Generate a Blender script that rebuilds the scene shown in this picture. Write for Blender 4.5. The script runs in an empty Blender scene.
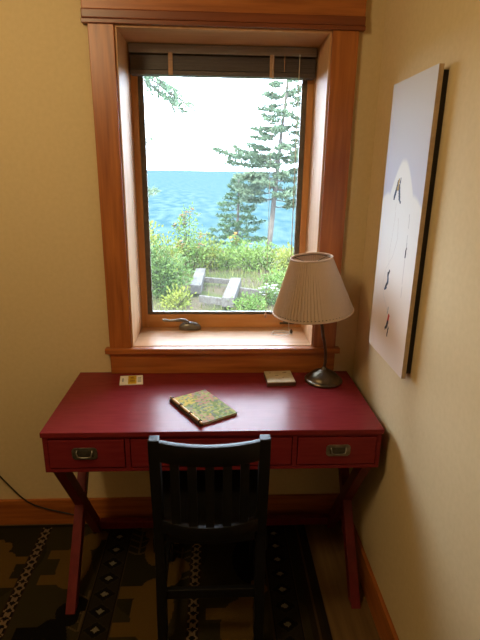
import bpy, bmesh, math, random
import mathutils
from mathutils import Vector, Matrix

SC = bpy.context.scene
COL = SC.collection
PI = math.pi


# ------------------------------------------------------------------ helpers
def lin(c):
    c = c / 255.0
    return c / 12.92 if c <= 0.04045 else ((c + 0.055) / 1.055) ** 2.4


def srgb(r, g, b):
    return (lin(r), lin(g), lin(b), 1.0)


def ext(r, g, b, k=5.0):
    """albedo of an outdoor surface: dark, as leaves, bark and water are under a bright sky"""
    return (lin(r) / k, lin(g) / k, lin(b) / k, 1.0)


class MB:
    """collects shapes and links them as one mesh object"""

    def __init__(self):
        self.v, self.f, self.m = [], [], []
        self.mi = 0

    def add(self, verts, faces):
        n = len(self.v)
        self.v.extend([tuple(p) for p in verts])
        for f in faces:
            self.f.append(tuple(i + n for i in f))
            self.m.append(self.mi)
        return self

    def box(self, x0, x1, y0, y1, z0, z1, bev=0.0):
        bm = bmesh.new()
        bmesh.ops.create_cube(bm, size=1.0)
        for v in bm.verts:
            v.co = Vector((x0 + (v.co.x + .5) * (x1 - x0), y0 + (v.co.y + .5) * (y1 - y0), z0 + (v.co.z + .5) * (z1 - z0)))
        if bev > 0:
            bmesh.ops.bevel(bm, geom=bm.edges[:], offset=bev, segments=2, profile=.6, affect='EDGES')
        return self.bm(bm)

    def bm(self, bm, M=None):
        bm.verts.index_update()
        vs = [(M @ v.co if M else v.co.copy()) for v in bm.verts]
        fs = [[v.index for v in f.verts] for f in bm.faces]
        bm.free()
        return self.add(vs, fs)

    def bar(self, a, b, w, d, up=(0, 0, 1), bev=0.0):
        """straight bar from a to b; w along the side axis, d along the other"""
        a, b = Vector(a), Vector(b)
        z = (b - a).normalized()
        x = z.cross(Vector(up))
        if x.length < 1e-4:
            x = z.cross(Vector((0, 1, 0)))
        x.normalize()
        y = z.cross(x)
        bm = bmesh.new()
        bmesh.ops.create_cube(bm, size=1.0)
        L = (b - a).length
        for v in bm.verts:
            v.co = Vector((v.co.x * w, v.co.y * d, (v.co.z + .5) * L))
        if bev > 0:
            bmesh.ops.bevel(bm, geom=bm.edges[:], offset=bev, segments=2, profile=.6, affect='EDGES')
        M = Matrix((x, y, z)).transposed().to_4x4()
        M.translation = a
        return self.bm(bm, M)

    def tube(self, pts, rad, n=10, caps=True):
        pts = [Vector(p) for p in pts]
        if not isinstance(rad, (list, tuple)):
            rad = [rad] * len(pts)
        vs, fs = [], []
        ref = None
        for i, p in enumerate(pts):
            t = (pts[min(i + 1, len(pts) - 1)] - pts[max(i - 1, 0)]).normalized()
            if ref is None:
                ref = t.orthogonal().normalized()
            ref = (ref - t * ref.dot(t)).normalized()
            bi = t.cross(ref)
            for k in range(n):
                a = 2 * PI * k / n
                vs.append(p + (ref * math.cos(a) + bi * math.sin(a)) * rad[i])
        for i in range(len(pts) - 1):
            for k in range(n):
                fs.append((i * n + k, i * n + (k + 1) % n, (i + 1) * n + (k + 1) % n, (i + 1) * n + k))
        if caps:
            fs.append(tuple(range(n))[::-1])
            fs.append(tuple((len(pts) - 1) * n + k for k in range(n)))
        return self.add(vs, fs)

    def lathe(self, prof, c, n=40, M=None):
        """prof: list of (r, z) ; c centre"""
        vs, fs = [], []
        c = Vector(c)
        for r, z in prof:
            for k in range(n):
                a = 2 * PI * k / n
                p = Vector((r * math.cos(a), r * math.sin(a), z))
                if M:
                    p = M @ p
                vs.append(c + p)
        for i in range(len(prof) - 1):
            for k in range(n):
                fs.append((i * n + k, i * n + (k + 1) % n, (i + 1) * n + (k + 1) % n, (i + 1) * n + k))
        fs.append(tuple(range(n))[::-1])
        fs.append(tuple((len(prof) - 1) * n + k for k in range(n)))
        return self.add(vs, fs)

    def prism(self, outline, z0, z1, bev=0.0):
        """vertical prism of an outline in xy"""
        bm = bmesh.new()
        lo = [bm.verts.new((p[0], p[1], z0)) for p in outline]
        hi = [bm.verts.new((p[0], p[1], z1)) for p in outline]
        n = len(lo)
        bm.faces.new(lo[::-1])
        bm.faces.new(hi)
        for i in range(n):
            bm.faces.new((lo[i], lo[(i + 1) % n], hi[(i + 1) % n], hi[i]))
        if bev > 0:
            es = [e for e in bm.edges if abs(e.verts[0].co.z - e.verts[1].co.z) < 1e-6]
            bmesh.ops.bevel(bm, geom=es, offset=bev, segments=2, profile=.6, affect='EDGES')
        return self.bm(bm)

    def build(self, name, mat, parent=None, smooth=None, loc=None):
        """verts are world coordinates; loc gives the object's origin"""
        me = bpy.data.meshes.new(name)
        o = bpy.data.objects.new(name, me)
        org = Vector(loc) if loc else Vector((0, 0, 0))
        me.from_pydata([tuple(Vector(p) - org) for p in self.v], [], self.f)
        mats = mat if isinstance(mat, (list, tuple)) else [mat]
        for m in mats:
            me.materials.append(m)
        if len(mats) > 1:
            me.polygons.foreach_set('material_index', self.m)
        me.update()
        if smooth is not None:
            me.polygons.foreach_set('use_smooth', [True] * len(me.polygons))
            if smooth < 179:
                me.set_sharp_from_angle(angle=math.radians(smooth))
        COL.objects.link(o)
        o.location = org
        if parent is not None:
            o.parent = parent
            off = Vector((0, 0, 0))
            q = parent
            while q is not None:          # origins are only translated, never rotated
                off += Vector(q.location)
                q = q.parent
            o.location = org - off
        return o


def empty(name, loc, label=None, cat=None, group=None, kind=None):
    o = bpy.data.objects.new(name, None)
    o.empty_display_size = .1
    COL.objects.link(o)
    o.location = loc
    return tag(o, label, cat, group, kind)


def tag(o, label=None, cat=None, group=None, kind=None):
    if label: o['label'] = label
    if cat: o['category'] = cat
    if group: o['group'] = group
    if kind: o['kind'] = kind
    return o


# ------------------------------------------------------------------ materials
def mat(name, col=(.5, .5, .5, 1), rough=.6, metal=0.0, spec=.5, coat=0.0):
    m = bpy.data.materials.new(name)
    m.use_nodes = True
    b = m.node_tree.nodes['Principled BSDF']
    b.inputs['Base Color'].default_value = col
    b.inputs['Roughness'].default_value = rough
    b.inputs['Metallic'].default_value = metal
    b.inputs['Specular IOR Level'].default_value = spec
    b.inputs['Coat Weight'].default_value = coat
    return m


def nodes(m):
    nt = m.node_tree
    return nt, nt.nodes['Principled BSDF'], nt.links


def noise_color(m, c1, c2, scale=(1, 1, 1), nscale=5.0, detail=4, lo=.35, hi=.65, bump=0.0, coord='Object', dist=.01, mid=None):
    nt, b, L = nodes(m)
    tc = nt.nodes.new('ShaderNodeTexCoord')
    mp = nt.nodes.new('ShaderNodeMapping')
    mp.inputs['Scale'].default_value = scale
    nz = nt.nodes.new('ShaderNodeTexNoise')
    nz.inputs['Scale'].default_value = nscale
    nz.inputs['Detail'].default_value = detail
    cr = nt.nodes.new('ShaderNodeValToRGB')
    cr.color_ramp.elements[0].position = lo
    cr.color_ramp.elements[1].position = hi
    cr.color_ramp.elements[0].color = c1
    cr.color_ramp.elements[1].color = c2
    if mid:
        e = cr.color_ramp.elements.new((lo + hi) / 2)
        e.color = mid
    L.new(tc.outputs[coord], mp.inputs['Vector'])
    L.new(mp.outputs['Vector'], nz.inputs['Vector'])
    L.new(nz.outputs['Fac'], cr.inputs['Fac'])
    L.new(cr.outputs['Color'], b.inputs['Base Color'])
    if bump > 0:
        bp = nt.nodes.new('ShaderNodeBump')
        bp.inputs['Strength'].default_value = bump
        bp.inputs['Distance'].default_value = dist
        L.new(nz.outputs['Fac'], bp.inputs['Height'])
        L.new(bp.outputs['Normal'], b.inputs['Normal'])
    return m


def wood(name, c1, c2, axis, rough=.38, ns=6.0, coat=.15):
    m = mat(name, c1, rough, coat=coat)
    m.node_tree.nodes['Principled BSDF'].inputs['Coat Roughness'].default_value = .3
    s = [9, 9, 9]
    s['xyz'.index(axis)] = .55
    return noise_color(m, c1, c2, s, ns, 6, .3, .72, bump=.05, dist=.002)


M = {}
FIR1, FIR2 = srgb(140, 74, 28), srgb(186, 110, 50)
M['fir_x'] = wood('fir_wood_across', FIR1, FIR2, 'x')
M['fir_z'] = wood('fir_wood_upright', FIR1, FIR2, 'z')
M['fir_y'] = wood('fir_wood_deep', FIR1, FIR2, 'y')
JB1, JB2 = srgb(196, 148, 104), srgb(212, 168, 124)  # same fir, lightened in colour for the window light on jambs and sill
M['jamb_x'] = wood('lit_fir_across', JB1, JB2, 'x', .45, 5, .12)
M['jamb_z'] = wood('lit_fir_upright', JB1, JB2, 'z', .5, 5, .03)
for k_ in ('jamb_x', 'jamb_z'):
    M[k_].node_tree.nodes['Principled BSDF'].inputs['Specular IOR Level'].default_value = .28
M['fillet'] = wood('shaded_fir_across', srgb(110, 52, 26), srgb(138, 70, 34), 'x')  # fir darkened in colour for the shade on the downward-facing band
M['sash_x'] = wood('lit_sash_fir_across', srgb(200, 138, 78), srgb(218, 160, 98), 'x')  # sash fir made paler, the light falling on it put into the colour
M['sash_z'] = wood('lit_sash_fir_upright', srgb(200, 138, 78), srgb(218, 160, 98), 'z')

M['wall'] = noise_color(mat('ochre_wall_paint', rough=.85, spec=.25), srgb(212, 190, 148), srgb(217, 195, 153), (1, 1, 1), 60, 3, .3, .7, bump=.06, dist=.003)
M['ceiling'] = noise_color(mat('ceiling_paint', rough=.9), srgb(214, 200, 165), srgb(219, 205, 170), (1, 1, 1), 40, 2)
M['floor'] = wood('floor_boards', srgb(92, 68, 38), srgb(120, 92, 54), 'y', .5, 5, .1)
M['red'] = noise_color(mat('red_lacquer', rough=.26, spec=.18, coat=.0), srgb(116, 34, 38), srgb(126, 40, 43), (3, 24, 24), 4, 5, .35, .65, bump=.12, dist=.002)
M['red'].node_tree.nodes['Principled BSDF'].inputs['Coat Roughness'].default_value = .16
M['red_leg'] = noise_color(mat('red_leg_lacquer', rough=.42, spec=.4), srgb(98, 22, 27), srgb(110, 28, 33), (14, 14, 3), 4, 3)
M['nickel'] = noise_color(mat('worn_nickel', rough=.34, metal=.9), srgb(118, 112, 100), srgb(150, 144, 130), (1, 1, 1), 60, 3)
M['nickel_shade'] = noise_color(mat('recess_shade_nickel', rough=.5, metal=.7), srgb(78, 72, 64), srgb(94, 88, 78), (1, 1, 1), 60, 3)
M['black_wood'] = noise_color(mat('black_wood', rough=.46, spec=.34), srgb(14, 13, 13), srgb(20, 18, 18), (8, 8, 2), 6, 4, bump=.05, dist=.002)
M['bronze'] = noise_color(mat('dark_bronze', rough=.34, metal=.85), srgb(84, 74, 62), srgb(110, 98, 82), (1, 1, 1), 30, 4)
M['crank'] = noise_color(mat('grey_metal', rough=.32, metal=.7), srgb(104, 100, 94), srgb(132, 128, 120), (1, 1, 1), 30, 3)
M['blind'] = noise_color(mat('taupe_blind', rough=.5), srgb(80, 70, 68), srgb(94, 84, 82), (1, 40, 40), 4, 4)
M['blind_head'] = noise_color(mat('taupe_headrail', rough=.5), srgb(132, 122, 116), srgb(146, 136, 130), (1, 40, 40), 4, 4)
M['tape'] = noise_color(mat('tan_ladder_tape', rough=.9), srgb(168, 132, 104), srgb(190, 152, 122), (1, 1, 60), 8, 3)
M['cord'] = noise_color(mat('white_cord', rough=.8), srgb(205, 195, 180), srgb(220, 210, 195), (1, 1, 1), 200, 2)
M['black_cord'] = noise_color(mat('black_cable', rough=.5), srgb(24, 18, 16), srgb(34, 26, 22), (1, 1, 1), 100, 2)
M['screen_frame'] = noise_color(mat('dark_bronze_screen_frame', rough=.5, metal=.1), srgb(96, 88, 78), srgb(110, 102, 90), (1, 1, 1), 60, 2)


def shade_material():
    m = bpy.data.materials.new('pleated_cream_fabric')
    m.use_nodes = True
    nt, b, L = nodes(m)
    b.inputs['Roughness'].default_value = .9
    b.inputs['Specular IOR Level'].default_value = .15
    noise_color(m, srgb(214, 190, 168), srgb(220, 196, 174), (60, 60, 6), 6, 2)
    tr = nt.nodes.new('ShaderNodeBsdfTranslucent')
    tr.inputs['Color'].default_value = srgb(216, 188, 156)
    mx = nt.nodes.new('ShaderNodeMixShader')
    mx.inputs['Fac'].default_value = .28
    out = nt.nodes['Material Output']
    L.new(b.outputs['BSDF'], mx.inputs[1])
    L.new(tr.outputs['BSDF'], mx.inputs[2])
    L.new(mx.outputs['Shader'], out.inputs['Surface'])
    return m


M['shade'] = shade_material()


def pane_material():
    m = bpy.data.materials.new('window_glass')
    m.use_nodes = True
    nt = m.node_tree
    nt.nodes.remove(nt.nodes['Principled BSDF'])
    L = nt.links
    tr = nt.nodes.new('ShaderNodeBsdfTransparent')
    tr.inputs['Color'].default_value = (.95, .975, .965, 1)
    gl = nt.nodes.new('ShaderNodeBsdfGlossy')
    gl.inputs['Roughness'].default_value = .02
    lw = nt.nodes.new('ShaderNodeFresnel')
    lw.inputs['IOR'].default_value = 1.25
    mx = nt.nodes.new('ShaderNodeMixShader')
    L.new(lw.outputs['Fac'], mx.inputs['Fac'])
    L.new(tr.outputs['BSDF'], mx.inputs[1])
    L.new(gl.outputs['BSDF'], mx.inputs[2])
    L.new(mx.outputs['Shader'], nt.nodes['Material Output'].inputs['Surface'])
    return m


def screen_material():
    m = bpy.data.materials.new('insect_mesh')
    m.use_nodes = True
    nt = m.node_tree
    nt.nodes.remove(nt.nodes['Principled BSDF'])
    L = nt.links
    tr = nt.nodes.new('ShaderNodeBsdfTransparent')
    tl = nt.nodes.new('ShaderNodeBsdfTranslucent')
    tl.inputs['Color'].default_value = (.75, .75, .75, 1)
    tc = nt.nodes.new('ShaderNodeTexCoord')
    nz = nt.nodes.new('ShaderNodeTexNoise')
    nz.inputs['Scale'].default_value = 8
    mr = nt.nodes.new('ShaderNodeMapRange')
    mr.inputs['To Min'].default_value = .014
    mr.inputs['To Max'].default_value = .024
    mx = nt.nodes.new('ShaderNodeMixShader')
    L.new(tc.outputs['Object'], nz.inputs['Vector'])
    L.new(nz.outputs['Fac'], mr.inputs['Value'])
    L.new(mr.outputs['Result'], mx.inputs['Fac'])
    L.new(tr.outputs['BSDF'], mx.inputs[1])
    L.new(tl.outputs['BSDF'], mx.inputs[2])
    L.new(mx.outputs['Shader'], nt.nodes['Material Output'].inputs['Surface'])
    return m


M['glass'] = pane_material()
M['screen'] = screen_material()


def attr_material(name, rough=.9, spec=.2, bump=0.0, bscale=300):
    """base colour = the printed or woven pattern stored on the mesh, with a fine noise"""
    m = mat(name, rough=rough, spec=spec)
    nt, b, L = nodes(m)
    at = nt.nodes.new('ShaderNodeAttribute')
    at.attribute_name = 'pattern'
    tc = nt.nodes.new('ShaderNodeTexCoord')
    nz = nt.nodes.new('ShaderNodeTexNoise')
    nz.inputs['Scale'].default_value = bscale
    mx = nt.nodes.new('ShaderNodeMix')
    mx.data_type = 'RGBA'
    mx.blend_type = 'OVERLAY'
    mx.inputs['Factor'].default_value = .25 if bump else .06
    L.new(tc.outputs['Object'], nz.inputs['Vector'])
    L.new(at.outputs['Color'], mx.inputs['A'])
    L.new(nz.outputs['Fac'], mx.inputs['B'])
    L.new(mx.outputs['Result'], b.inputs['Base Color'])
    if bump:
        bp = nt.nodes.new('ShaderNodeBump')
        bp.inputs['Strength'].default_value = bump
        bp.inputs['Distance'].default_value = .003
        L.new(nz.outputs['Fac'], bp.inputs['Height'])
        L.new(bp.outputs['Normal'], b.inputs['Normal'])
    return m


def leafmat(name, c1, c2, tr=.25, scale=2.5):
    m = mat(name, c1, .6, spec=.25)
    noise_color(m, c1, c2, (1, 1, 1), scale, 4, .35, .65)
    nt, b, L = nodes(m)
    t = nt.nodes.new('ShaderNodeBsdfTranslucent')
    t.inputs['Color'].default_value = c2
    mx = nt.nodes.new('ShaderNodeMixShader')
    mx.inputs['Fac'].default_value = tr
    L.new(b.outputs['BSDF'], mx.inputs[1])
    L.new(t.outputs['BSDF'], mx.inputs[2])
    L.new(mx.outputs['Shader'], nt.nodes['Material Output'].inputs['Surface'])
    return m


# ------------------------------------------------------------------ the room
XR, XL, YF, ZC = .603, -2.7, -3.9, 2.52
HX0, HX1, HZ0, HZ1 = -.37, .426, .862, 2.094        # rough opening
wb = MB()
T = .30
wb.box(XL, HX0, 0, T, -.0, ZC)
wb.box(HX1, XR + .12, 0, T, -.0, ZC)
wb.box(HX0, HX1, 0, T, -.0, HZ0)
wb.box(HX0, HX1, 0, T, HZ1, ZC)
tag(wb.build('wall_back', M['wall']), 'ochre painted wall around the window', kind='structure')
tag(MB().box(XR, XR + .12, YF, 0, 0, ZC).build('wall_right', M['wall']), 'cream painted side wall with the picture', kind='structure')
tag(MB().box(XL - .12, XL, YF, T, 0, ZC).build('wall_left', M['wall']), kind='structure')
tag(MB().box(XL - .12, XR + .12, YF - .12, YF, 0, ZC).build('wall_front', M['wall']), kind='structure')
tag(MB().box(XL - .12, XR + .12, YF - .12, T, ZC, ZC + .15).build('ceiling', M['ceiling']), kind='structure')
tag(MB().box(XL - .12, XR + .12, YF - .12, T, -.12, 0).build('floor', M['floor']), 'wooden floor', kind='structure')
bb = MB()
bb.box(XL, XR, -.016, 0, 0, .132, .003)
tag(bb.build('baseboard_back', M['fir_x']), kind='structure')
tag(MB().box(XR - .016, XR, YF, -.016, 0, .132, .003).build('baseboard_right', M['fir_y']), kind='structure')

# ------------------------------------------------------------------ the window
win = empty('window_1', (.03, 0, .862), 'fir trimmed casement window looking onto the garden and sea', None, kind='structure')


def wp(mb, name, m, parent=win, smooth=None):
    return mb.build(name, m, parent, smooth)


wp(MB().box(-.448, -.358, -.02, 0, .884, 2.086, .002), 'casing', M['fir_z'])
wp(MB().box(.414, .509, -.02, 0, .884, 2.086, .002), 'casing', M['fir_z'])
hd = MB()
hd.box(-.464, .525, -.027, 0, 2.128, 2.262, .003)
wp(hd, 'header', M['fir_x'])
hf = MB()
hf.box(-.466, .527, -.030, 0, 2.100, 2.130, .004)
hf.box(-.468, .529, -.028, 0, 2.086, 2.100, .002)
wp(hf, 'header_fillet', M['fillet'])
# thin reveal beads between casing and jamb
bd = MB()
bd.box(-.358, -.351, -.009, 0, .884, 2.079, .001)
bd.box(.407, .414, -.009, 0, .884, 2.079, .001)
bd.box(-.358, .414, -.009, 0, 2.079, 2.086, .001)
wp(bd, 'reveal_bead', M['jamb_z'])
wp(MB().box(-.370, -.351, 0, .295, .884, 2.079), 'jamb', M['jamb_z'])
wp(MB().box(.407, .426, 0, .295, .884, 2.079), 'jamb', M['jamb_z'])
wp(MB().box(-.370, .426, 0, .295, 2.079, 2.094), 'jamb', M['jamb_x'])
st = MB()
st.box(-.370, .426, -.002, .295, .864, .888, .002)
wp(st, 'sill', M['jamb_x'])
wp(MB().box(-.466, .527, -.038, -.002, .862, .886, .005), 'stool', M['fir_x'])
wp(MB().box(-.449, .510, -.02, 0, .768, .862, .003), 'apron', M['fir_x'])
# sash
sash = MB()
SY0, SY1 = .252, .290
sash.box(-.351, -.324, SY0, SY1, .888, 2.079, .002)
sash.box(.380, .407, SY0, SY1, .888, 2.079, .002)
sh = wp(sash, 'sash_stile', M['sash_z'])
sr = MB()
sr.box(-.324, .380, SY0, SY1, .888, .950, .003)
sr.box(-.324, .380, SY0, SY1, 2.03, 2.079, .003)
wp(sr, 'sash_rail', M['sash_x'])
sf = MB()
sf.box(-.324, -.302, .262, .282, .950, 2.03, .001)
sf.box(.358, .380, .262, .282, .950, 2.03, .001)
sf.box(-.302, .358, .262, .282, .950, .962, .001)
sf.box(-.302, .358, .262, .282, 2.018, 2.03, .001)
sfo = wp(sf, 'screen_frame', M['screen_frame'])
MB().add([(-.302, .270, .962), (.358, .270, .962), (.358, .270, 2.018), (-.302, .270, 2.018)], [(0, 1, 2, 3)]).build('insect_screen', M['screen'], sfo)
MB().box(-.326, .382, .2835, .2885, .948, 2.032).build('pane', M['glass'], win)
# crank operator
ck = MB()
cm = Matrix.Scale(1, 4)
prof = []
for i in range(9):
    a = PI / 2 * i / 8
    prof.append((math.cos(a), math.sin(a)))
bmx = Matrix.Diagonal((.052, .022, .028, 1))
ck.lathe([(1.0, -.35)] + [(max(r, .02), z) for r, z in prof], (-.125, .222, .898), 28, bmx)
cko = wp(ck, 'crank_operator', M['crank'], smooth=40)
ca = MB()
ca.tube([(-.135, .215, .922), (-.147, .205, .935), (-.165, .200, .940), (-.19, .200, .938), (-.215, .203, .936), (-.238, .206, .937), (-.250, .208, .938)],
        [.010, .0095, .008, .006, .005, .0065, .005], 10)
ca.build('crank_handle', M['crank'], cko, 60)
lk = MB()
lk.box(.318, .372, .240, .252, .905, .925, .004)
lk.bar((.345, .238, .915), (.30, .236, .912), .010, .008, bev=.002)
wp(lk, 'sash_lock', M['bronze'])

# ------------------------------------------------------------------ the blind
bl = empty('window_blind', (.03, .2, 1.97), 'raised taupe slatted blind stacked under the window head', 'blind')
MB().box(-.346, .402, .196, .246, 2.043, 2.077, .003).build('headrail', M['blind_head'], bl)
br = MB()
for i in range(15):
    z = 2.035 - i * .0034
    br.box(-.342, .398, .196 + (i % 2) * .0012, .246, z - .0026, z, 0)
br.build('slat_stack', M['blind'], bl)
MB().box(-.344, .400, .194, .247, 1.966, 1.983, .003).build('bottom_rail', M['blind'], bl)
for x in (-.182, .222):
    t = MB()
    t.box(x - .009, x + .009, .1905, .1935, 1.964, 2.046, .001)
    t.build('ladder_tape', M['tape'], bl)
pc = MB()
random.seed(5)
coil = [(.332, .188, 2.05), (.332, .188, 1.6), (.333, .187, 1.2), (.334, .186, .96), (.336, .176, .905), (.338, .160, .8915)]
for i in range(22):
    a = i / 21 * 2 * PI * 1.6
    coil.append((.295 + .05 * math.cos(a) * (1 - .012 * i), .135 + .028 * math.sin(a) + .0008 * i, .8905 + .0004 * i))
pc.tube(coil, .0016, 6)
pco = pc.build('pull_cord', M['cord'], bl, 60)
MB().lathe([(.002, .012), (.006, .006), (.007, 0), (.006, -.006), (.002, -.010)], (.343, .150, .899), 14).build('cord_knob', M['bronze'], pco, 50)
pc = MB().tube([(.272, .188, 2.05), (.272, .188, 1.985)], .0015, 6)
pc.build('lift_cord', M['tape'], bl)
pc = MB().tube([(.226, .187, 2.045), (.226, .187, 1.5), (.2265, .186, .985)], .0009, 6)
pc2 = pc.build('pull_cord', M['cord'], bl, 60)
MB().lathe([(.002, .028), (.004, .022), (.0065, .004), (.006, 0), (.002, -.002)], (.2265, .186, .957), 14).build('tassel', M['tape'], pc2, 50)

# ------------------------------------------------------------------ the desk
DX0, DX1, DY0, DY1 = -.584, .572, -.508, -.002
DXm = (DX0 + DX1) / 2
desk = empty('writing_desk', (DXm, -.26, 0), 'red lacquered campaign desk with crossed legs under the window', 'desk')
MB().box(DX0, DX1, DY0, DY1, .750, .768, .002).build('desktop', M['red'], desk)
cas = MB()
cas.box(DX0 + .004, DX0 + .020, DY0 + .006, DY1 - .004, .614, .750, .001)       # ends
cas.box(DX1 - .020, DX1 - .004, DY0 + .006, DY1 - .004, .614, .750, .001)
cas.box(DX0 + .020, DX1 - .020, DY1 - .018, DY1 - .004, .614, .750, 0)           # back
cas.box(DX0 + .020, DX1 - .020, DY0 + .006, DY1 - .018, .614, .628, .001)        # bottom
cas.box(DX0 + .020, DX1 - .020, DY0 + .006, DY0 + .030, .741, .750, .001)        # front top rail
for x in (-.300, .268):
    cas.box(x - .008, x + .008, DY0 + .006, DY1 - .018, .628, .741, .001)
cas.build('carcass', M['red'], desk)


def drawer(x0, x1, hx):
    d = MB()
    d.box(x0, x1, DY0 + .003, DY0 + .021, .633, .737, .0015)
    d.box(x0 + .012, x1 - .012, DY0 + .021, -.12, .636, .715, 0)
    do = d.build('drawer', M['red'], desk)
    for x in hx:
        h = MB()
        z0, z1 = .666, .710
        w = .042
        yf = DY0 + .003
        # rounded plate; a dark raised rectangle paints the shade of its recess
        ol = []
        for (qx, qz, a0) in ((1, 1, 0), (-1, 1, 90), (-1, -1, 180), (1, -1, 270)):
            for k in range(5):
                t = math.radians(a0 + 22.5 * k)
                ol.append((x + qx * (w - .012) + .012 * math.cos(t), (z0 + z1) / 2 + qz * ((z1 - z0) / 2 - .012) + .012 * math.sin(t)))
        h.prism(ol, yf - .003, yf, .0008)
        h.v = [(p[0], p[2], p[1]) for p in h.v]
        ho = h.build('handle', M['nickel'], do)
        MB().box(x - w + .012, x + w - .012, yf - .0036, yf - .0029, z0 + .010, z1 - .010).build('recess_shade', M['nickel_shade'], do)
        b = MB()
        b.tube([(x - .026, yf - .002, .698), (x - .026, yf - .008, .694), (x - .023, yf - .010, .680), (x - .010, yf - .010, .677),
                (x + .010, yf - .010, .677), (x + .023, yf - .010, .680), (x + .026, yf - .008, .694), (x + .026, yf - .002, .698)], .0026, 8)
        b.build('bail', M['nickel'], do, 60)


drawer(DX0 + .022, -.311, [-.443])
drawer(-.289, .257, [-.02])
drawer(.279, DX1 - .022, [.419])
LW, LD = .036, .046
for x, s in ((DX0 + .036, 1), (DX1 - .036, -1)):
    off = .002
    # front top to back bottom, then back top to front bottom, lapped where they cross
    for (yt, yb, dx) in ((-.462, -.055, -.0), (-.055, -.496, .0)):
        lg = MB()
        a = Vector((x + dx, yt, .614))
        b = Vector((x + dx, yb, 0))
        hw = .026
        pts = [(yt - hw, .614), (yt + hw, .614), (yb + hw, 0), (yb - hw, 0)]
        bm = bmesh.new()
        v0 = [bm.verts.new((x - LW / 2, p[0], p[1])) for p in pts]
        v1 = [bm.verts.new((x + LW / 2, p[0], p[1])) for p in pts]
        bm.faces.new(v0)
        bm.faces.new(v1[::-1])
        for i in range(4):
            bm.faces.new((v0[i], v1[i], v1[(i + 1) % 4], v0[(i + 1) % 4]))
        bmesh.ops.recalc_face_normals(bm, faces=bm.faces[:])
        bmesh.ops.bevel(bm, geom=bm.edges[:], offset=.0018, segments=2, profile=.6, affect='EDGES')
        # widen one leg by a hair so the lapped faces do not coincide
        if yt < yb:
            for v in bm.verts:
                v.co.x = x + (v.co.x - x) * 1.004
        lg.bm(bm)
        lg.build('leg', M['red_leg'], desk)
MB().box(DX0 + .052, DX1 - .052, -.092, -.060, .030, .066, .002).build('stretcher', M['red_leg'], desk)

# ------------------------------------------------------------------ the chair
CX = -.020
ch = empty('slat_back_chair', (CX, -.45, 0), 'black wooden slat-back chair pushed in at the red desk', 'chair')
HWc = .164


def bow(x, depth=.036):
    return -depth * (1 - ((x - CX) / HWc) ** 2)


def post_y(z):
    if z < .45:
        return -.672 + (.030) * (z / .45)
    return -.642 - .052 * ((z - .45) / .43)


for s in (-1, 1):
    p = MB()
    x = CX + s * HWc
    zs = [0, .2, .40, .47, .62, .78, .854]
    hx, hy = .0165, .017
    bm = bmesh.new()
    rings = []
    for z in zs:
        y = post_y(z)
        rings.append([bm.verts.new((x + a * hx, y + b * hy, z)) for a, b in ((-1, -1), (1, -1), (1, 1), (-1, 1))])
    bm.faces.new(rings[0][::-1])
    bm.faces.new(rings[-1])
    for i in range(len(rings) - 1):
        for k in range(4):
            bm.faces.new((rings[i][k], rings[i][(k + 1) % 4], rings[i + 1][(k + 1) % 4], rings[i + 1][k]))
    es = [e for e in bm.edges if abs(e.verts[0].co.z - e.verts[1].co.z) > .01 or min(e.verts[0].co.z, e.verts[1].co.z) > .85]
    bmesh.ops.bevel(bm, geom=es, offset=.004, segments=2, profile=.6, affect='EDGES')
    p.bm(bm)
    p.build('leg', M['black_wood'], ch)
    # front legs
    f = MB()
    fx = CX + s * .178
    f.bar((fx, -.255, 0), (fx, -.255, .452), .034, .034, bev=.003)
    f.build('leg', M['black_wood'], ch)


def curved_rail(z0, z1, name, thick=.020, xin=HWc - .012, n=18, extra=0.0):
    m = MB()
    bm = bmesh.new()
    ringsL = []
    deep = .050 if name == 'lower_rail' else .036
    for i in range(n + 1):
        x = CX - xin + 2 * xin * i / n
        r = []
        for z, dy in ((z0, -thick / 2), (z0, thick / 2), (z1, thick / 2), (z1, -thick / 2)):
            r.append(bm.verts.new((x, post_y(z) + bow(x, deep) + dy - extra, z)))
        ringsL.append(r)
    for i in range(n):
        for k in range(4):
            bm.faces.new((ringsL[i][k], ringsL[i][(k + 1) % 4], ringsL[i + 1][(k + 1) % 4], ringsL[i + 1][k]))
    bm.faces.new(ringsL[0][::-1])
    bm.faces.new(ringsL[-1])
    bmesh.ops.recalc_face_normals(bm, faces=bm.faces[:])
    es = [e for e in bm.edges if abs(e.verts[0].co.x - e.verts[1].co.x) > 1e-4]
    bmesh.ops.bevel(bm, geom=es, offset=.004, segments=2, profile=.6, affect='EDGES')
    m.bm(bm)
    return m.build(name, M['black_wood'], ch, 40)


curved_rail(.776, .847, 'top_rail', .020)
curved_rail(.494, .550, 'lower_rail', .020)
for i in range(5):
    x = CX + (i - 2) * .0525
    s_ = MB()
    hw, th = .0135, .006
    bm = bmesh.new()
    rings = []
    for z in (.546, .62, .70, .782):
        y = post_y(z) + bow(x, .050 - .014 * (z - .55) / .23)
        rings.append([bm.verts.new((x + a * hw, y + b * th, z)) for a, b in ((-1, -1), (1, -1), (1, 1), (-1, 1))])
    bm.faces.new(rings[0][::-1])
    bm.faces.new(rings[-1])
    for a in range(3):
        for k in range(4):
            bm.faces.new((rings[a][k], rings[a][(k + 1) % 4], rings[a + 1][(k + 1) % 4], rings[a + 1][k]))
    s_.bm(bm)
    s_.build('back_slat', M['black_wood'], ch)
ol = []
for i in range(15):
    x = CX - .146 + .292 * i / 14
    ol.append((x, -.652 + bow(x, .016)))
for i in range(9):
    x = CX + .205 - .41 * i / 8
    ol.append((x, -.222 + .014 * (1 - ((x - CX) / .205) ** 2)))
MB().prism(ol, .452, .478, .006).build('seat', M['black_wood'], ch, 40)
ap = MB()
ap.box(CX - .165, CX + .165, -.266, -.246, .396, .452, .002)
ap.box(CX - .188, CX - .170, -.640, -.262, .396, .452, .002)
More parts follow.
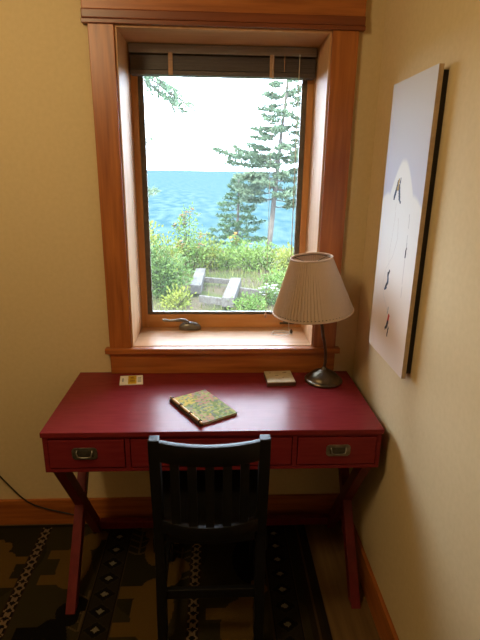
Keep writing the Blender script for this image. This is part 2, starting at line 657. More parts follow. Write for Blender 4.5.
ap.box(CX + .170, CX + .188, -.640, -.262, .396, .452, .002)
ap.build('seat_apron', M['black_wood'], ch)
MB().box(CX - .152, CX + .152, post_y(.24) - .009, post_y(.24) + .009, .225, .262, .003).build('stretcher', M['black_wood'], ch)
for s in (-1, 1):
    MB().bar((CX + s * .169, -.655, .16), (CX + s * .176, -.262, .16), .018, .03, bev=.002).build('stretcher', M['black_wood'], ch)

# ------------------------------------------------------------------ the lamp
LB = Vector((.446, -.106, .768))
lamp = empty('table_lamp', LB, 'bronze table lamp with pleated cream shade on the desk corner', 'lamp')
MB().lathe([(.076, 0), (.0785, .003), (.0785, .008), (.0755, .012), (.070, .0135), (.067, .016), (.063, .023), (.055, .031), (.044, .039), (.031, .045), (.026, .046), (.022, .0495), (.014, .0525), (.012, .058), (.0085, .063)],
           LB, 44).build('base', M['bronze'], lamp, 35)
sp = [LB + Vector(p) for p in ((0, 0, .056), (.003, -.002, .085), (.0, -.010, .125), (-.008, -.024, .165), (-.022, -.042, .21), (-.034, -.058, .26), (-.048, -.070, .31), (-.062, -.078, .38))]
MB().tube(sp, .0062, 12).build('stem', M['bronze'], lamp, 60)
SCn = LB + Vector((-.078, -.078, .330))           # centre of the shade's lower rim
tilt = Matrix.Rotation(math.radians(-5.0), 3, 'Y') @ Matrix.Rotation(math.radians(2.0), 3, 'X')
MB().lathe([(.008, .0), (.016, .004), (.017, .05), (.012, .055)], sp[-1] + Vector((0, 0, -.03)), 18).build('socket', M['bronze'], lamp, 40)
RB_, RT_, HS = .150, .075, .205
NP = 70
vs, fs = [], []
lay = [0, .05, .10, .155, HS]
saw = (0.0, .34, .68, 1.0, .55)               # one knife pleat: a slow rise and a quick fold back
n4 = NP * len(saw)
for j, h in enumerate(lay):
    t = h / HS
    r = RB_ + (RT_ - RB_) * t
    for k in range(n4):
        ph = k % len(saw)
        a = 2 * PI * (k // len(saw) + (0, .27, .54, .82, .88)[ph]) / NP
        rr = r + .0075 * (.5 + .5 * (1 - t)) * (saw[ph] - .5)
        vs.append(SCn + tilt @ Vector((rr * math.cos(a), rr * math.sin(a), h)))
for j in range(len(lay) - 1):
    for k in range(n4):
        fs.append((j * n4 + k, j * n4 + (k + 1) % n4, (j + 1) * n4 + (k + 1) % n4, (j + 1) * n4 + k))
sho = MB().add(vs, fs).build('lamp_shade', M['shade'], lamp)
for h, r in ((.0, RB_ + .001), (HS, RT_ + .001)):
    MB().tube([SCn + tilt @ Vector((r * math.cos(a), r * math.sin(a), h)) for a in [2 * PI * i / 64 for i in range(65)]], .0036, 8).build('shade_trim', M['shade'], sho, 60)
md = sho.modifiers.new('thickness', 'SOLIDIFY')
md.thickness = .0012
rg = MB()
for h, r in ((.200, RT_ - .0045), (.006, RB_ - .0045)):
    rg.tube([SCn + tilt @ Vector((r * math.cos(a), r * math.sin(a), h)) for a in [2 * PI * i / 48 for i in range(49)]], .0016, 6)
for i in range(3):
    a = 2 * PI * i / 3 + .4
    rg.tube([SCn + tilt @ Vector((0, 0, .18)), SCn + tilt @ Vector(((RT_ - .005) * math.cos(a), (RT_ - .005) * math.sin(a), .200))], .0014, 6)
rg.tube([sp[-1] + Vector((0, 0, .02)), SCn + tilt @ Vector((0, 0, .18))], .004, 8)
rg.build('shade_frame', M['bronze'], lamp, 60)

# lamp cable along the wall
pw = MB()
cp = [(-2.66, -.014, .30), (-2.2, -.014, .38), (-1.75, -.014, .47), (-1.5, -.014, .49), (-1.30, -.014, .46), (-1.12, -.018, .345), (-1.04, -.020, .31), (-.98, -.021, .272), (-.94, -.021, .215), (-.90, -.021, .160), (-.87, -.021, .130), (-.84, -.021, .110), (-.79, -.021, .090), (-.73, -.021, .072), (-.67, -.021, .055), (-.60, -.024, .03), (-.50, -.028, .012)]
cp += [(-.3, -.03, .011), (0, -.031, .011), (.3, -.028, .011), (.5, -.026, .011)]
pw.tube(cp, .0032, 8)
tag(pw.build('power_cable', M['black_cord'], None, 60, loc=(-.9, -.02, .1)), 'thin black cable drooping along the baseboard left of the desk', 'cable')

# ------------------------------------------------------------------ things on the desk
ZT = .7682


def quad_slab(c, z0, z1, bev=0):
    return MB().prism(c, z0, z1, bev)


# card
card = empty('paper_card', (-.352, -.092, ZT), 'small white card with a yellow square at the back left of the desk', 'card')
m_paper = noise_color(mat('white_paper', rough=.7), srgb(240, 238, 234), srgb(246, 244, 240), (1, 1, 1), 50, 2)
m_yel = noise_color(mat('yellow_print', rough=.6), srgb(206, 168, 40), srgb(220, 184, 60), (1, 1, 1), 60, 2)
m_yel2 = noise_color(mat('ochre_print', rough=.6), srgb(150, 112, 30), srgb(170, 130, 40), (1, 1, 1), 60, 2)
m_gr = noise_color(mat('grey_print', rough=.6), srgb(150, 158, 170), srgb(170, 176, 186), (1, 1, 1), 60, 2)
pc_ = MB()
cc = [(-.404, -.052), (-.392, -.139), (-.299, -.131), (-.312, -.044)]
cx_, cy_ = -.352, -.092
pc_.prism(cc, ZT, ZT + .003)
pc_.build('card_sheet', m_paper, card)


def on_card(u0, u1, v0, v1):
    """card coordinates: u along the long side, v from the front edge to the back"""
    A, B, Cc, D = [Vector((p[0], p[1], 0)) for p in (cc[1], cc[2], cc[3], cc[0])]

    def q(u, v):
        return (A * (1 - u) + B * u) * (1 - v) + (D * (1 - u) + Cc * u) * v
    return [q(u0, v0), q(u1, v0), q(u1, v1), q(u0, v1)]


y_ = MB().prism([(p.x, p.y) for p in on_card(.36, .72, .04, .96)], ZT + .003, ZT + .0034)
y_.build('printed_square', m_yel, card)
for q_ in ((.42, .66, .30, .44), (.42, .66, .54, .60), (.46, .60, .66, .84)):
    MB().prism([(p.x, p.y) for p in on_card(*q_)], ZT + .0034, ZT + .0036).build('printed_mark', m_yel2, card)
MB().prism([(p.x, p.y) for p in on_card(.10, .16, .30, .7)], ZT + .003, ZT + .0033).build('printed_line', m_gr, card)
for i in range(4):
    MB().prism([(p.x, p.y) for p in on_card(.78, .93, .22 + i * .15, .30 + i * .15)], ZT + .003, ZT + .0033).build('printed_line', m_gr, card)

# notebook
nbk = empty('notebook', (-.04, -.345, ZT), 'floral covered notebook with a bamboo spine lying on the desk', 'notebook')
N0, N1, N2, N3 = Vector((-.172, -.283)), Vector((-.046, -.486)), Vector((.080, -.389)), Vector((-.026, -.222))
# keep it a rectangle: spine edge N0-N1, width along the other side
sd = (N1 - N0).normalized()
wd = Vector((-sd.y, sd.x))
LEN, WID = .226, .150


def nb(u, v):
    return N0 + sd * (u * LEN) + wd * (v * WID)


MB().prism([nb(.01, .02), nb(.99, .02), nb(.99, .985), nb(.01, .985)], ZT + .0022, ZT + .0078).build('pages', m_paper, nbk)
MB().prism([nb(0, .0), nb(1, .0), nb(1, 1), nb(0, 1)], ZT, ZT + .0022, .0004).build('back_cover', noise_color(mat('olive_cover', rough=.7), srgb(92, 84, 52), srgb(112, 102, 66), (1, 1, 1), 40, 2), nbk)
fl = MB()
NU, NV = 60, 40
rnd = random.Random(11)
seeds = []
pal = [(150, 158, 96), (128, 142, 84), (166, 170, 112), (112, 128, 88), (178, 164, 108), (140, 150, 120), (120, 124, 110), (176, 134, 116), (190, 168, 92), (160, 152, 120)]
for i in range(420):
    u, v = rnd.random(), rnd.random()
    c = rnd.choice(pal[:7] if rnd.random() < .8 else pal)
    if u < .35 and v < .55 and rnd.random() < .6: c = (200, 174, 92)
    if u < .45 and v > .45 and rnd.random() < .5: c = (180, 134, 116)
    if u > .75 and v < .4 and rnd.random() < .5: c = (178, 138, 118)
    seeds.append((u, v, c))
vs, fs, cols = [], [], []
for i in range(NU + 1):
    for j in range(NV + 1):
        p = nb(i / NU, .035 + .965 * j / NV)
        vs.append((p.x, p.y, ZT + .0098))
for i in range(NU):
    for j in range(NV):
        a = i * (NV + 1) + j
        fs.append((a, a + NV + 1, a + NV + 2, a + 1))
        uu, vv = (i + .5) / NU, (j + .5) / NV
        b = min(seeds, key=lambda s: ((s[0] - uu) * 1.45) ** 2 + (s[1] - vv) ** 2)
        cols.append(b[2])
n0 = len(vs)
rim = [nb(0, .035), nb(1, .035), nb(1, 1), nb(0, 1)]
vs += [(p.x, p.y, ZT + .0098) for p in rim] + [(p.x, p.y, ZT + .0078) for p in rim]
for k in range(4):
    fs.append((n0 + k, n0 + 4 + k, n0 + 4 + (k + 1) % 4, n0 + (k + 1) % 4))
    cols.append((110, 100, 64))
fs.append((n0 + 7, n0 + 6, n0 + 5, n0 + 4))
cols.append((110, 100, 64))


def paint(o, cols, gain=1.0):
    me = o.data
    at = me.color_attributes.new('pattern', 'FLOAT_COLOR', 'CORNER')
    buf = []
    for p, c in zip(me.polygons, cols):
        q = srgb(*c)
        buf.extend([q[0] * gain, q[1] * gain, q[2] * gain, 1.0] * p.loop_total)
    at.data.foreach_set('color', buf)


fc = MB().add(vs, fs).build('front_cover', attr_material('floral_paper', .85, .12), nbk)
paint(fc, cols, .95)
sp_ = MB()
sp_.prism([nb(0, -.045), nb(1, -.045), nb(1, .05), nb(0, .05)], ZT, ZT + .0104, .001)
sp_.build('spine', noise_color(mat('dark_spine', rough=.5), srgb(40, 28, 24), srgb(54, 38, 32), (1, 1, 1), 60, 2), nbk)
bam = MB()
pts, rad = [], []
for i in range(25):
    u = -.02 + 1.04 * i / 24
    p = nb(u, .01)
    pts.append((p.x, p.y, ZT + .0142))
    rad.append(.0043 + (.0009 if i % 8 == 4 else 0))
bam.tube(pts, rad, 10)
bam.build('bamboo_stick', noise_color(mat('bamboo', rough=.4), srgb(204, 160, 104), srgb(220, 180, 126), (1, 1, 1), 40, 2), nbk, 60)
for u in (.04, .34, .66, .96):
    t_ = MB()
    ring = []
    for k in range(17):
        a = 2 * PI * k / 16
        p = nb(u, .01 + .040 * math.cos(a))
        ring.append((p.x, p.y, ZT + .0130 + .0074 * math.sin(a)))
    t_.tube(ring, .0022, 6)
    t_.build('binding_tie', M['black_cord'], nbk, 60)

# tile coaster
tb = empty('tile_coaster', (.262, -.100, ZT), 'square cream tile with a brown edge at the back right of the desk', 'coaster')
kc = [(.204, -.040), (.206, -.166), (.321, -.160), (.318, -.035)]
kc = [(.206, -.160), (.322, -.153), (.317, -.038), (.201, -.045)]
MB().prism(kc, ZT, ZT + .014, .001).build('backing', noise_color(mat('brown_edge', rough=.6), srgb(74, 48, 36), srgb(92, 62, 46), (1, 1, 1), 40, 2), tb)
MB().prism([(p[0] * .985 + .262 * .015, p[1] * .985 - .1 * .015) for p in kc], ZT + .014, ZT + .019, .0015).build(
    'tile', noise_color(mat('cream_tile', rough=.35), srgb(196, 182, 148), srgb(210, 196, 164), (1, 1, 1), 40, 3), tb)
m_umb = noise_color(mat('umber_glaze', rough=.4), srgb(120, 104, 76), srgb(140, 122, 92), (1, 1, 1), 50, 2)
for (x, y, a, l) in ((.252, -.092, .1, .016), (.288, -.062, .3, .020), (.225, -.066, 0, .010), (.276, -.112, .5, .010)):
    c_, s_ = math.cos(a), math.sin(a)
    ol = []
    for k in range(10):
        t = 2 * PI * k / 10
        px, py = l / 2 * math.cos(t), l / 5 * math.sin(t)
        ol.append((x + px * c_ - py * s_, y + px * s_ + py * c_))
    MB().prism(ol, ZT + .019, ZT + .0193).build('painted_mark', m_umb, tb)

# ------------------------------------------------------------------ the picture
pic = empty('canvas_picture', (.585, -.43, 1.0), 'tall canvas picture of tiny skiers on a snow slope, on the side wall', 'picture')
PY0, PY1, PZ0, PZ1 = -.598, -.266, .996, 1.874
PXF = .570
MB().box(PXF + .0006, PXF + .014, PY0, PY1, PZ0, PZ1, .001).build('canvas_edge', noise_color(mat('tan_canvas_edge', rough=.8), srgb(176, 150, 116), srgb(192, 166, 130), (1, 1, 1), 60, 2), pic)
MB().box(PXF + .014, XR - .0005, PY0 + .012, PY1 - .012, PZ0 + .012, PZ1 - .012).build('frame', noise_color(mat('black_frame', rough=.6), srgb(26, 20, 18), srgb(34, 28, 24), (1, 1, 1), 60, 2), pic)
GU, GV = 120, 316


def segd(px, py, a, b):
    ax, ay = a
    bx, by = b
    dx, dy = bx - ax, by - ay
    L2 = dx * dx + dy * dy
    t = 0 if L2 == 0 else max(0, min(1, ((px - ax) * dx + (py - ay) * dy) / L2))
    return math.hypot(px - ax - t * dx, py - ay - t * dy)


# strokes in metres on the canvas: u from its far (window) edge, v up from its foot
ST = []
blue, dark, gold, red, grey = (70, 84, 108), (54, 52, 62), (168, 140, 96), (196, 66, 56), (178, 176, 180)
ST += [((.108, .532), (.122, .560), .007, blue), ((.122, .560), (.129, .582), .005, blue), ((.154, .532), (.144, .564), .007, blue), ((.129, .562), (.142, .568), .008, gold),
       ((.144, .564), (.150, .592), .0035, blue), ((.132, .576), (.136, .586), .006, gold), ((.159, .524), (.166, .520), .004, blue)]
ST += [((.252, .365), (.255, .392), .004, dark), ((.255, .392), (.253, .430), .0018, grey), ((.254, .450), (.251, .490), .0014, grey)]
ST += [((.115, .242), (.130, .262), .006, dark), ((.130, .262), (.125, .286), .007, blue), ((.125, .286), (.135, .298), .005, dark), ((.106, .232), (.122, .240), .004, blue)]
ST += [((.165, .130), (.172, .155), .007, red), ((.160, .115), (.168, .133), .007, dark), ((.150, .106), (.160, .117), .005, dark), ((.172, .086), (.178, .115), .004, dark), ((.156, .160), (.160, .180), .0035, grey)]


def curve(pts, w, c):
    for a, b in zip(pts[:-1], pts[1:]):
        ST.append((a, b, w, c))


trail = (206, 200, 200)
curve([(.150, .17), (.10, .21), (.085, .25), (.10, .30), (.15, .35), (.175, .41), (.165, .47)], .0013, trail)
curve([(.128, .30), (.115, .35), (.125, .41), (.135, .47), (.13, .52)], .0012, trail)
curve([(.252, .36), (.253, .30), (.257, .24)], .0012, (188, 176, 176))
GW, GH = PY1 - PY0, PZ1 - PZ0
vs, fs, cols = [], [], []
for i in range(GU + 1):
    for j in range(GV + 1):
        vs.append((PXF, PY1 - GW * i / GU, PZ0 + GH * j / GV))


def mixc(a, b, t):
    t = max(0, min(1, t))
    return tuple(a[k] + (b[k] - a[k]) * t for k in range(3))


for i in range(GU):
    for j in range(GV):
        a = i * (GV + 1) + j
        fs.append((a, a + GV + 1, a + GV + 2, a + 1))
        u, v = (i + .5) / GU * GW, (j + .5) / GV * GH
        # sky over a rounded white hill, warm paper towards the foot
        hill = .645 - 4.2 * max(0, abs(u - .165) - .012) ** 1.5 if abs(u - .165) < .14 else .50
        hill = max(hill, .525 + .02 * math.sin(u * 30))
        sky = mixc((196, 198, 214), (206, 204, 206), (v - .62) / .22)
        snow = mixc((232, 214, 200), (226, 226, 226), (v - .12) / .30)
        c = mixc(snow, sky, (v - hill) / .015 + .5)
        best = None
        for s in ST:
            if abs(s[0][0] - u) > .09 and abs(s[1][0] - u) > .09: continue
            if abs(s[0][1] - v) > .09 and abs(s[1][1] - v) > .09: continue
            if segd(u, v, s[0], s[1]) < s[2]:
                best = s[3]
        cols.append(best or c)
pco = MB().add(vs, fs).build('canvas', attr_material('painted_canvas', .75, .25), pic)
paint(pco, cols)

# ------------------------------------------------------------------ the rug
RX0, RX1, RY0, RY1 = -1.55, .414, -1.9, -.030
ZRUG = .008
STEP = .0045
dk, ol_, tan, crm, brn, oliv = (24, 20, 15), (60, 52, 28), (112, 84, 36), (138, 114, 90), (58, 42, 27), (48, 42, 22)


def ell(x, y, cx, cy, rx, ry, rot=0):
    c, s = math.cos(rot), math.sin(rot)
    dx, dy = x - cx, y - cy
    return ((dx * c + dy * s) / rx) ** 2 + ((-dx * s + dy * c) / ry) ** 2 < 1


def beast(x, y, cx, cy, k, flip=1):
    """a plain woven four-legged animal, lying along y"""
    u, v = (x - cx) / k * flip, (y - cy) / k
    return (ell(u, v, 0, 0, .085, .15) or ell(u, v, .05, .17, .05, .065, .5) or ell(u, v, .10, .22, .03, .045, .8)
            or (-.15 < u < -.05 and (-.12 < v < -.06 or .05 < v < .11)))


BE = [(-.60, -.28, .80, 1, tan), (-.26, -.20, .62, -1, tan), (-.245, -.50, .95, 1, tan), (-.90, -.30, .7, -1, tan), (.085, -.60, .85, 1, tan),
      (.14, -.27, .85, -1, (17, 14, 12)), (-.60, -.66, .85, 1, (17, 14, 12)), (-1.0, -.75, .9, 1, tan), (-.25, -1.0, .9, 1, tan), (.1, -1.15, .9, 1, (17, 14, 12)), (-.6, -1.2, .9, -1, tan),
      (-1.3, -.5, .9, 1, (17, 14, 12)), (-1.3, -1.1, .9, 1, tan)]


def bead(x, y, cx, w):
    """narrow stripe of little pale diamonds"""
    u = (x - cx) / w
    if abs(u) > 1: return None
    p = (y / .034) % 1.0
    if abs(u) > .86: return brn
    d = abs(u) + abs(p - .5) * 2
    if d < .62: return (22, 18, 14)
    if d < 1.0: return crm
    return (30, 24, 18) if abs(u) > .45 else crm


def band(x, y, cx, w):
    """wide stripe of dark medallions with pale hearts"""
    u = (x - cx) / w
    if abs(u) > 1: return None
    if abs(u) > .90: return (70, 56, 36)
    if abs(u) > .80: return dk
    p = (y / .078) % 1.0
    d = abs(u) * .95 + abs(p - .5) * 1.7
    if d < .27: return (140, 130, 108)
    if d < .70: return (24, 20, 18)
    if d < .82: return (54, 46, 30)
    return (46, 38, 26)


def rug_color(x, y):
    if x > RX1 - .02: return (44, 36, 26)
    if y > RY1 - .018: return (34, 28, 20)
    for cx in (-.782, -.088):
        c = bead(x, y, cx, .024)
        if c: return c
    for cx in (-.440, .262, -1.13):
        c = band(x, y, cx, .058)
        if c: return c
    if x > .345: return (50, 39, 24) if abs((x - .372)) > .004 else (86, 64, 40)
    for b in BE:
        if abs(x - b[0]) < .3 and abs(y - b[1]) < .3 and beast(x, y, *b[:4]): return b[4]
    # little fern twigs
    for (fx, fy) in ((-.34, -.14), (-.15, -.28), (-.5, -.5), (-.16, -.75)):
        if abs(x - fx) < .05 and abs(y - fy) < .09:
            t = (y - fy)
            if abs(x - fx) < .005 or (abs(((t * 1.0 - abs(x - fx) * .5) / .036) % 1 - .5) < .12 and abs(x - fx) < .042):
                return (96, 78, 52)
    return ol_ if (math.sin(x * 9 + 1) + math.sin(y * 7)) > -.4 else oliv


nx, ny = int((RX1 - RX0) / STEP), int((RY1 - RY0) / STEP)
vs, fs, cols = [], [], []
for i in range(nx + 1):
    x = RX0 + (RX1 - RX0) * i / nx
    for j in range(ny + 1):
        vs.append((x, RY0 + (RY1 - RY0) * j / ny, ZRUG))
for i in range(nx):
    x = RX0 + (RX1 - RX0) * (i + .5) / nx
    for j in range(ny):
        a = i * (ny + 1) + j
        fs.append((a, a + ny + 1, a + ny + 2, a + 1))
        cols.append(rug_color(x, RY0 + (RY1 - RY0) * (j + .5) / ny))
n0 = len(vs)
vs += [(RX0, RY0, ZRUG), (RX1, RY0, ZRUG), (RX1, RY1, ZRUG), (RX0, RY1, ZRUG), (RX0, RY0, 0.0005), (RX1, RY0, 0.0005), (RX1, RY1, 0.0005), (RX0, RY1, 0.0005)]
for k in range(4):
    fs.append((n0 + k, n0 + 4 + k, n0 + 4 + (k + 1) % 4, n0 + (k + 1) % 4))
    cols.append(dk)
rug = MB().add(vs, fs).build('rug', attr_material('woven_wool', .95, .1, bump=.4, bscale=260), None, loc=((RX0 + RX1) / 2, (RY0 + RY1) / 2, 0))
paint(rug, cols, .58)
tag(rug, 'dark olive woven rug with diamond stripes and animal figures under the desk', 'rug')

# everything that stands on the rug is raised by its pile
for o in (desk, ch):
    o.location.z += 0.0

# ------------------------------------------------------------------ outdoors
GZ = -.60


def ground_z(x, y):
    z = GZ + .03 * math.sin(x * 1.3 + .4) * math.sin(y * .9)
    if y > 12.5:
        z -= (y - 12.5) ** 1.35 * .28
    return z


vs, fs = [], []
gx = [-14 + i * .5 for i in range(57)]
gy = [.31 + i * .45 for i in range(30)] + [14 + i * 1.6 for i in range(24)]
for x in gx:
    for y in gy:
        vs.append((x, y, ground_z(x, y)))
for i in range(len(gx) - 1):
    for j in range(len(gy) - 1):
        a = i * len(gy) + j
        fs.append((a, a + len(gy), a + len(gy) + 1, a + 1))
m_g = noise_color(mat('garden_soil_and_turf', rough=.95, spec=.1), ext(186, 168, 138, 11), ext(156, 172, 98, 11), (1, 1, 1), 1.6, 6, .40, .62, bump=.5, dist=.03)
tag(MB().add(vs, fs).build('ground', m_g, None, 180), 'garden ground outside the window', kind='structure')
m_sea = mat('sea_water', rough=.8, spec=0)
noise_color(m_sea, ext(120, 178, 196, 13), ext(172, 216, 222, 13), (.22, .08, 1), 1.0, 7, .37, .63)  # paler mottling paints the glints on the waves into the colour
tag(MB().add([(-9000, 30, -14), (9000, 30, -14), (9000, 14000, -14), (-9000, 14000, -14)], [(0, 1, 2, 3)]).build('sea', m_sea), 'pale blue sea below the horizon', kind='structure')

# timber step frame
ts = empty('garden_step', (.0, 7.0, GZ), 'weathered grey timber garden step frame in the grass outside', 'step')
m_tim = noise_color(mat('weathered_timber', rough=.9, spec=.15), ext(180, 172, 164, 11), ext(222, 218, 214, 11), (6, 1, 6), 4, 5, bump=.3, dist=.01)
ZTM = -.38
for (p, q, wd_, hh, nm) in (((-.379, 6.60), (-.331, 8.20), .20, .16, 'side_timber'), ((.186, 5.70), (.378, 7.25), .20, .16, 'side_timber'),
                       ((-.29, 6.02), (.12, 5.80), .05, .12, 'riser_board'), ((-.23, 7.46), (.29, 7.24), .06, .10, 'riser_board'), ((.43, 6.58), (.84, 6.36), .06, .10, 'riser_board')):
    zt = ZTM - (0 if nm == 'side_timber' else .035)
    MB().bar((p[0], p[1], zt - hh / 2), (q[0], q[1], zt - hh / 2), wd_, hh, bev=.008).build(nm, m_tim, ts)

LM = {
    'yg': leafmat('yellow_green_leaves', ext(149, 175, 58), ext(205, 217, 88)),
    'mg': leafmat('mid_green_leaves', ext(98, 145, 70), ext(156, 194, 98)),
    'bg': leafmat('bright_green_leaves', ext(124, 175, 72), ext(180, 217, 105)),
    'dg': leafmat('dark_green_needles', ext(92, 140, 94), ext(138, 178, 120), .3),
    'cg': leafmat('grey_green_needles', ext(142, 182, 146), ext(186, 214, 172), .3),
    'rust': leafmat('rusty_leaf_tips', ext(205, 154, 98), ext(229, 175, 121)),
    'white': leafmat('white_petals', ext(250, 250, 250), ext(250, 250, 250)),
    'orange': leafmat('orange_petals', ext(250, 187, 84), ext(250, 215, 112)),
    'grass': leafmat('grass_blades', ext(140, 170, 77), ext(191, 198, 114), .2, 1.2),
}
m_bark = noise_color(mat('grey_bark', rough=.9, spec=.1), ext(138, 128, 122), ext(168, 160, 152), (6, 6, 1), 4, 5, bump=.4, dist=.02)
m_twig = noise_color(mat('brown_twig', rough=.9, spec=.1), ext(98, 84, 66), ext(122, 106, 86), (4, 4, 4), 4, 3)


def leaf(mb, p, d, nrm, L, W):
    """a small folded leaf"""
    d = d.normalized()
    s = d.cross(nrm)
    if s.length < 1e-3: s = d.orthogonal()
    s.normalize()
    up = s.cross(d) * (W * .35)
    mb.add([p, p + d * L * .45 + s * W + up, p + d * L, p + d * L * .45 - s * W + up], [(0, 1, 2), (0, 2, 3)])


def rv(r):
    while True:
        v = Vector((r.uniform(-1, 1), r.uniform(-1, 1), r.uniform(-1, 1)))
        if 0.05 < v.length < 1: return v


def shrub(name, x, y, rx, ry, h, n, size, lm, seed, label, cat='shrub', accent=None, na=0, asize=.04, group='plants in the garden outside'):
    r = random.Random(seed)
    gz = ground_z(x, y) - .01
    root = empty(name, (x, y, gz), label, cat, group)
    tips = []
    ns = max(7, int(16 * rx))
    for i in range(ns):
        a = 2 * PI * i / ns + r.uniform(-.3, .3)
        q = math.sqrt(r.random())
        tx, ty = x + rx * q * math.cos(a), y + ry * q * math.sin(a)
        hh = h * (.55 + .45 * r.random()) * math.sqrt(max(.15, 1 - .75 * q * q))
        p0 = Vector((x + .25 * (tx - x), y + .25 * (ty - y), gz))
        p2 = Vector((tx, ty, gz + hh))
        p1 = (p0 + p2) / 2 + Vector((r.uniform(-.05, .05), r.uniform(-.05, .05), .06 * h))
        MB().tube([p0, p1, p2], [.012, .008, .004], 5).build('stem', m_twig, root)
        tips.append((p0, p1, p2))
    lf = MB()
    for i in range(n):
        p0, p1, p2 = r.choice(tips)
        t = r.random() ** .6
        base = p0 * (1 - t) ** 2 + p1 * 2 * t * (1 - t) + p2 * t * t
        off = rv(r) * (size * 2.4 + .10 * rx)
        p = base + off
        if p.z < gz + .01: p.z = gz + .02 + r.random() * .08
        d = (off.normalized() + Vector((0, 0, .45)) + rv(r) * .5)
        leaf(lf, p, d, rv(r), size * r.uniform(.7, 1.3), size * r.uniform(.2, .32))
    lf.build('foliage', LM[lm], root)
    if accent:
        fl_ = MB()
        for i in range(na):
            p0, p1, p2 = r.choice(tips)
            c = p2 + rv(r) * .10 + Vector((0, 0, .05))
            for k in range(5):
                a = 2 * PI * k / 5
                leaf(fl_, c, Vector((math.cos(a), math.sin(a), .35)), Vector((0, 0, 1)), asize, asize * .32)
        fl_.build('blossom', LM[accent], root)
    return root


shrub('leafy_shrub', -.98, 6.5, .40, .45, 1.00, 1500, .085, 'mg', 1, 'large green shrub filling the lower left of the window beside the step')
shrub('leafy_shrub', -.66, 5.95, .20, .22, .36, 420, .06, 'yg', 21, 'low yellowish shrub against the left timber of the step')
shrub('leafy_shrub', -1.42, 8.5, .62, .5, 1.50, 1500, .085, 'yg', 2, 'tall yellow-green shrub at the left window edge')
shrub('leafy_shrub', -.62, 8.9, .38, .4, 1.42, 900, .075, 'bg', 3, 'tall airy shrub with rusty leaf tips in front of the sea', accent='rust', na=60, asize=.06)
shrub('leafy_shrub', -.30, 9.3, .50, .4, .86, 1100, .075, 'yg', 4, 'rounded yellow-green shrub behind the left step timber')
shrub('flowering_plant', .50, 10.0, .32, .3, .66, 600, .07, 'bg', 5, 'plant with orange blossoms before the small conifer', 'plant', 'orange', 42, .06)
shrub('leafy_shrub', .92, 9.0, .50, .4, .62, 1100, .08, 'bg', 6, 'bright green low shrub in front of the tree trunk')
shrub('leafy_shrub', 1.62, 8.4, .45, .4, .58, 800, .08, 'yg', 7, 'yellow-green low shrub at the right window edge')
shrub('flowering_plant', .90, 6.2, .22, .22, .34, 420, .06, 'mg', 8, 'low plant with white blossoms right of the step', 'plant', 'white', 34, .05)
shrub('leafy_shrub', .52, 5.75, .30, .22, .20, 520, .06, 'bg', 9, 'low green ground plant beside the right step timber')
shrub('leafy_shrub', 1.25, 7.3, .38, .3, .34, 600, .07, 'bg', 10, 'green ground plant behind the white blossoms')
shrub('leafy_shrub', .18, 9.2, .42, .3, .54, 800, .07, 'bg', 12, 'green shrub between the step and the small conifer')

gr = MB()
r = random.Random(77)
for i in range(9000):
    y = 4.2 + 8.0 * r.random()
    x = r.uniform(-.28, .32) * (y + 2) + .03
    if -.5 < x < .5 and 5.4 < y < 8.3 and r.random() < .8: continue
    z = ground_z(x, y) - .005
    d = Vector((r.uniform(-.5, .5), r.uniform(-.5, .5), 1)).normalized()
    L = r.uniform(.05, .16) * (1 if r.random() < .8 else 1.8)
    s = Vector((r.uniform(-1, 1), r.uniform(-1, 1), 0)).normalized() * .008
    p = Vector((x, y, z))
    gr.add([p - s, p + s, p + d * L], [(0, 1, 2)])
tag(gr.build('grass', LM['grass']), 'tufts of grass on the garden ground', 'grass', kind='stuff')


def spray(nd, p, d, L, r, size, wide=.15):
    """needles along one twig"""
    d = d.normalized()
    n = max(4, int(L / (size * .30)))
    for i in range(n):
        q = p + d * (L * (i + .5) / n)
        for s in range(3):
            dd = d * .7 + rv(r) * .9
            leaf(nd, q, dd, rv(r), size * r.uniform(.7, 1.2), size * wide)


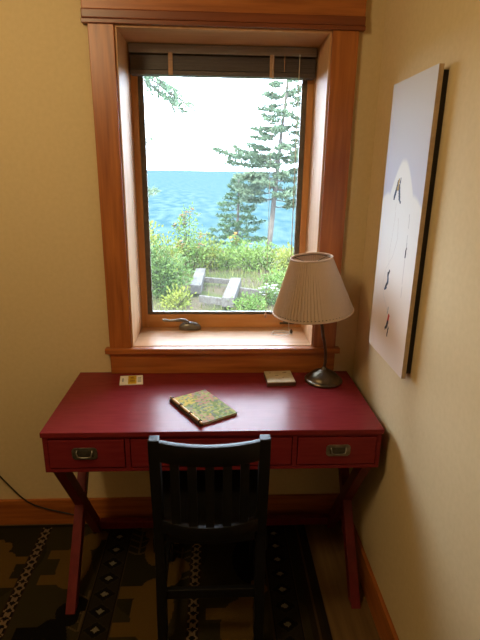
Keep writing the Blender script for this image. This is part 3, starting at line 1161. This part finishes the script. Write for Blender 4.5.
def conifer(name, base, top, rad, nb_, lm, seed, label, size=.10, trunk_r=.08, first=.2, droop=.15, forced=(), group=None, power=1.0, dens=1.0):
    r = random.Random(seed)
    base, top = Vector(base), Vector(top)
    root = empty(name, base, label, 'tree', group)
    H = (top - base).length
    tk = MB()
    pts = [base + (top - base) * (i / 8) + Vector((r.uniform(-.02, .02), r.uniform(-.02, .02), 0)) for i in range(9)]
    tk.tube(pts, [trunk_r * (1 - .85 * i / 8) + .006 for i in range(9)], 10)
    tk.build('trunk', m_bark, root, 180)
    specs = list(forced)
    for i in range(nb_):
        t = first + (1 - first) * (i + r.random()) / nb_
        a = i * 2.399 + r.uniform(-.4, .4)
        ln = rad * (1 - t) ** power * r.uniform(.75, 1.1) + .06
        specs.append((t, a, ln, r.uniform(-.1, .18) - droop * .3))
    for (t, a, ln, rise) in specs:
        p0 = base + (top - base) * t
        d = Vector((math.cos(a), math.sin(a), rise))
        seg = 7
        bp = []
        for k in range(seg + 1):
            u = k / seg
            bp.append(p0 + d * (ln * u) + Vector((0, 0, -droop * ln * u * (1 - u) * 1.6)) + Vector((r.uniform(-.02, .02), r.uniform(-.02, .02), r.uniform(-.015, .015))) * ln)
        bh, nd = MB(), MB()
        bh.tube(bp, [max(.004, trunk_r * .28 * (1 - .85 * k / seg) * min(1, ln)) for k in range(seg + 1)], 5)
        side = Vector((-math.sin(a), math.cos(a), 0))
        m = max(5, int(ln * 12 * dens))
        for k in range(m):
            u = .25 + .75 * (k + r.random()) / m
            i0 = min(seg - 1, int(u * seg))
            q = bp[i0].lerp(bp[i0 + 1], u * seg - i0)
            s = 1 if k % 2 else -1
            dd = d.normalized() * .8 + side * s * r.uniform(.4, 1.1) + Vector((0, 0, r.uniform(-.3, .35)))
            spray(nd, q, dd, (.10 + .28 * ln * (1 - u * .7)) * r.uniform(.6, 1.1), r, size)
        spray(nd, bp[-2], bp[-1] - bp[-2], ln * .2 + .08, r, size)
        nd.build('needles', LM[lm], bh.build('branch', m_bark, root))
    return root


# main tree: lean to the right, boughs reaching left over the sea
conifer('conifer_tree', (1.39, 11.0, -.66), (1.92, 11.3, 5.6), 1.05, 80, 'cg', 31, 'tall open conifer with a bare lower trunk at the right of the window view',   .11, .072, .24, .12, power=.6, dens=2.1,
        forced=[(.40, PI * 1.02, 1.55, .16), (.385, PI * 1.06, 1.3, .05), (.415, PI * .97, 1.1, .2), (.30, PI * .98, .95, .02), (.34, PI * 1.12, 1.05, .0), (.25, PI * .95, .70, .02), (.22, .2, .8, .05), (.29, -.3, .9, .1), (.36, .3, .9, .1), (.43, -.1, .9, .12), (.45, PI * .97, .75, .12), (.52, PI * 1.05, .45, .1)])
conifer('small_conifer', (.58, 12.0, -.45), (.62, 12.0, 1.40), .78, 44, 'dg', 41, 'small dense dark conifer left of the tall trunk', .10, .05, .04, .1, power=.75, dens=1.2)
conifer('conifer_tree', (-2.35, 5.6, -.62), (-2.35, 5.6, 6.2), .5, 10, 'cg', 51, 'conifer beyond the left window edge showing only a drooping bough tip', .085, .13, .75, .1,
        forced=[(.70, -.30, 2.0, -.86), (.685, -.24, 1.92, -.86), (.70, -.36, 1.85, -.84), (.37, -.3, 1.43, .05), (.28, -.25, 1.42, .02)], dens=.7)

# ------------------------------------------------------------------ light
w = bpy.data.worlds.new('overcast_sky')
SC.world = w
w.use_nodes = True
bg = w.node_tree.nodes['Background']
bg.inputs['Color'].default_value = (.80, .91, 1.10, 1)
bg.inputs['Strength'].default_value = 18.0

sun = bpy.data.lights.new('sun', 'SUN')
sun.energy = 18.0
sun.angle = math.radians(8)
sun.color = (1, .92, .74)
so = bpy.data.objects.new('sun', sun)
COL.objects.link(so)
so.rotation_euler = Vector((.35, .8, -.9)).to_track_quat('-Z', 'Y').to_euler()

lt = bpy.data.lights.new('pendant_lamp', 'POINT')
lt.shadow_soft_size = .16
lt.energy = 28.5
lt.color = (1, .77, .43)
lo = bpy.data.objects.new('pendant_lamp', lt)
COL.objects.link(lo)
lo.location = (-.85, -1.32, 2.32)

# daylight portal in the window opening (guides the sampling of the sky)
pt = bpy.data.lights.new('window_portal', 'AREA')
pt.shape = 'RECTANGLE'
pt.size, pt.size_y = .72, 1.15
pt.cycles.is_portal = True
po = bpy.data.objects.new('window_portal', pt)
COL.objects.link(po)
po.location = (.028, .297, 1.49)
po.rotation_euler = (-PI / 2, 0, 0)

# ------------------------------------------------------------------ camera
cam = bpy.data.cameras.new('camera')
co = bpy.data.objects.new('camera', cam)
COL.objects.link(co)
R = Matrix(((.9988277297, -.0002901039, .0484053942), (-.0463356177, -.2950740701, .9543501997), (.0140063160, -.9554743372, -.2947416056)))
Mc = (R @ Matrix.Diagonal((1, -1, -1))).to_4x4()
Mc.translation = (0, -1.95, 1.604)
co.matrix_world = Mc
cam.sensor_fit = 'VERTICAL'
cam.sensor_height = 24
cam.lens = 24 * 484 / 640
cam.clip_start, cam.clip_end = .05, 20000
SC.camera = co

vs_ = SC.view_settings
vs_.view_transform = 'Standard'
vs_.look = 'None'
vs_.gamma = 1
vs_.exposure = 0
vs_.use_curve_mapping = False
SC.cycles.max_bounces = 10
SC.cycles.transparent_max_bounces = 16
SC.cycles.use_denoising = True
SC.cycles.caustics_reflective = False
SC.cycles.sample_clamp_indirect = 6
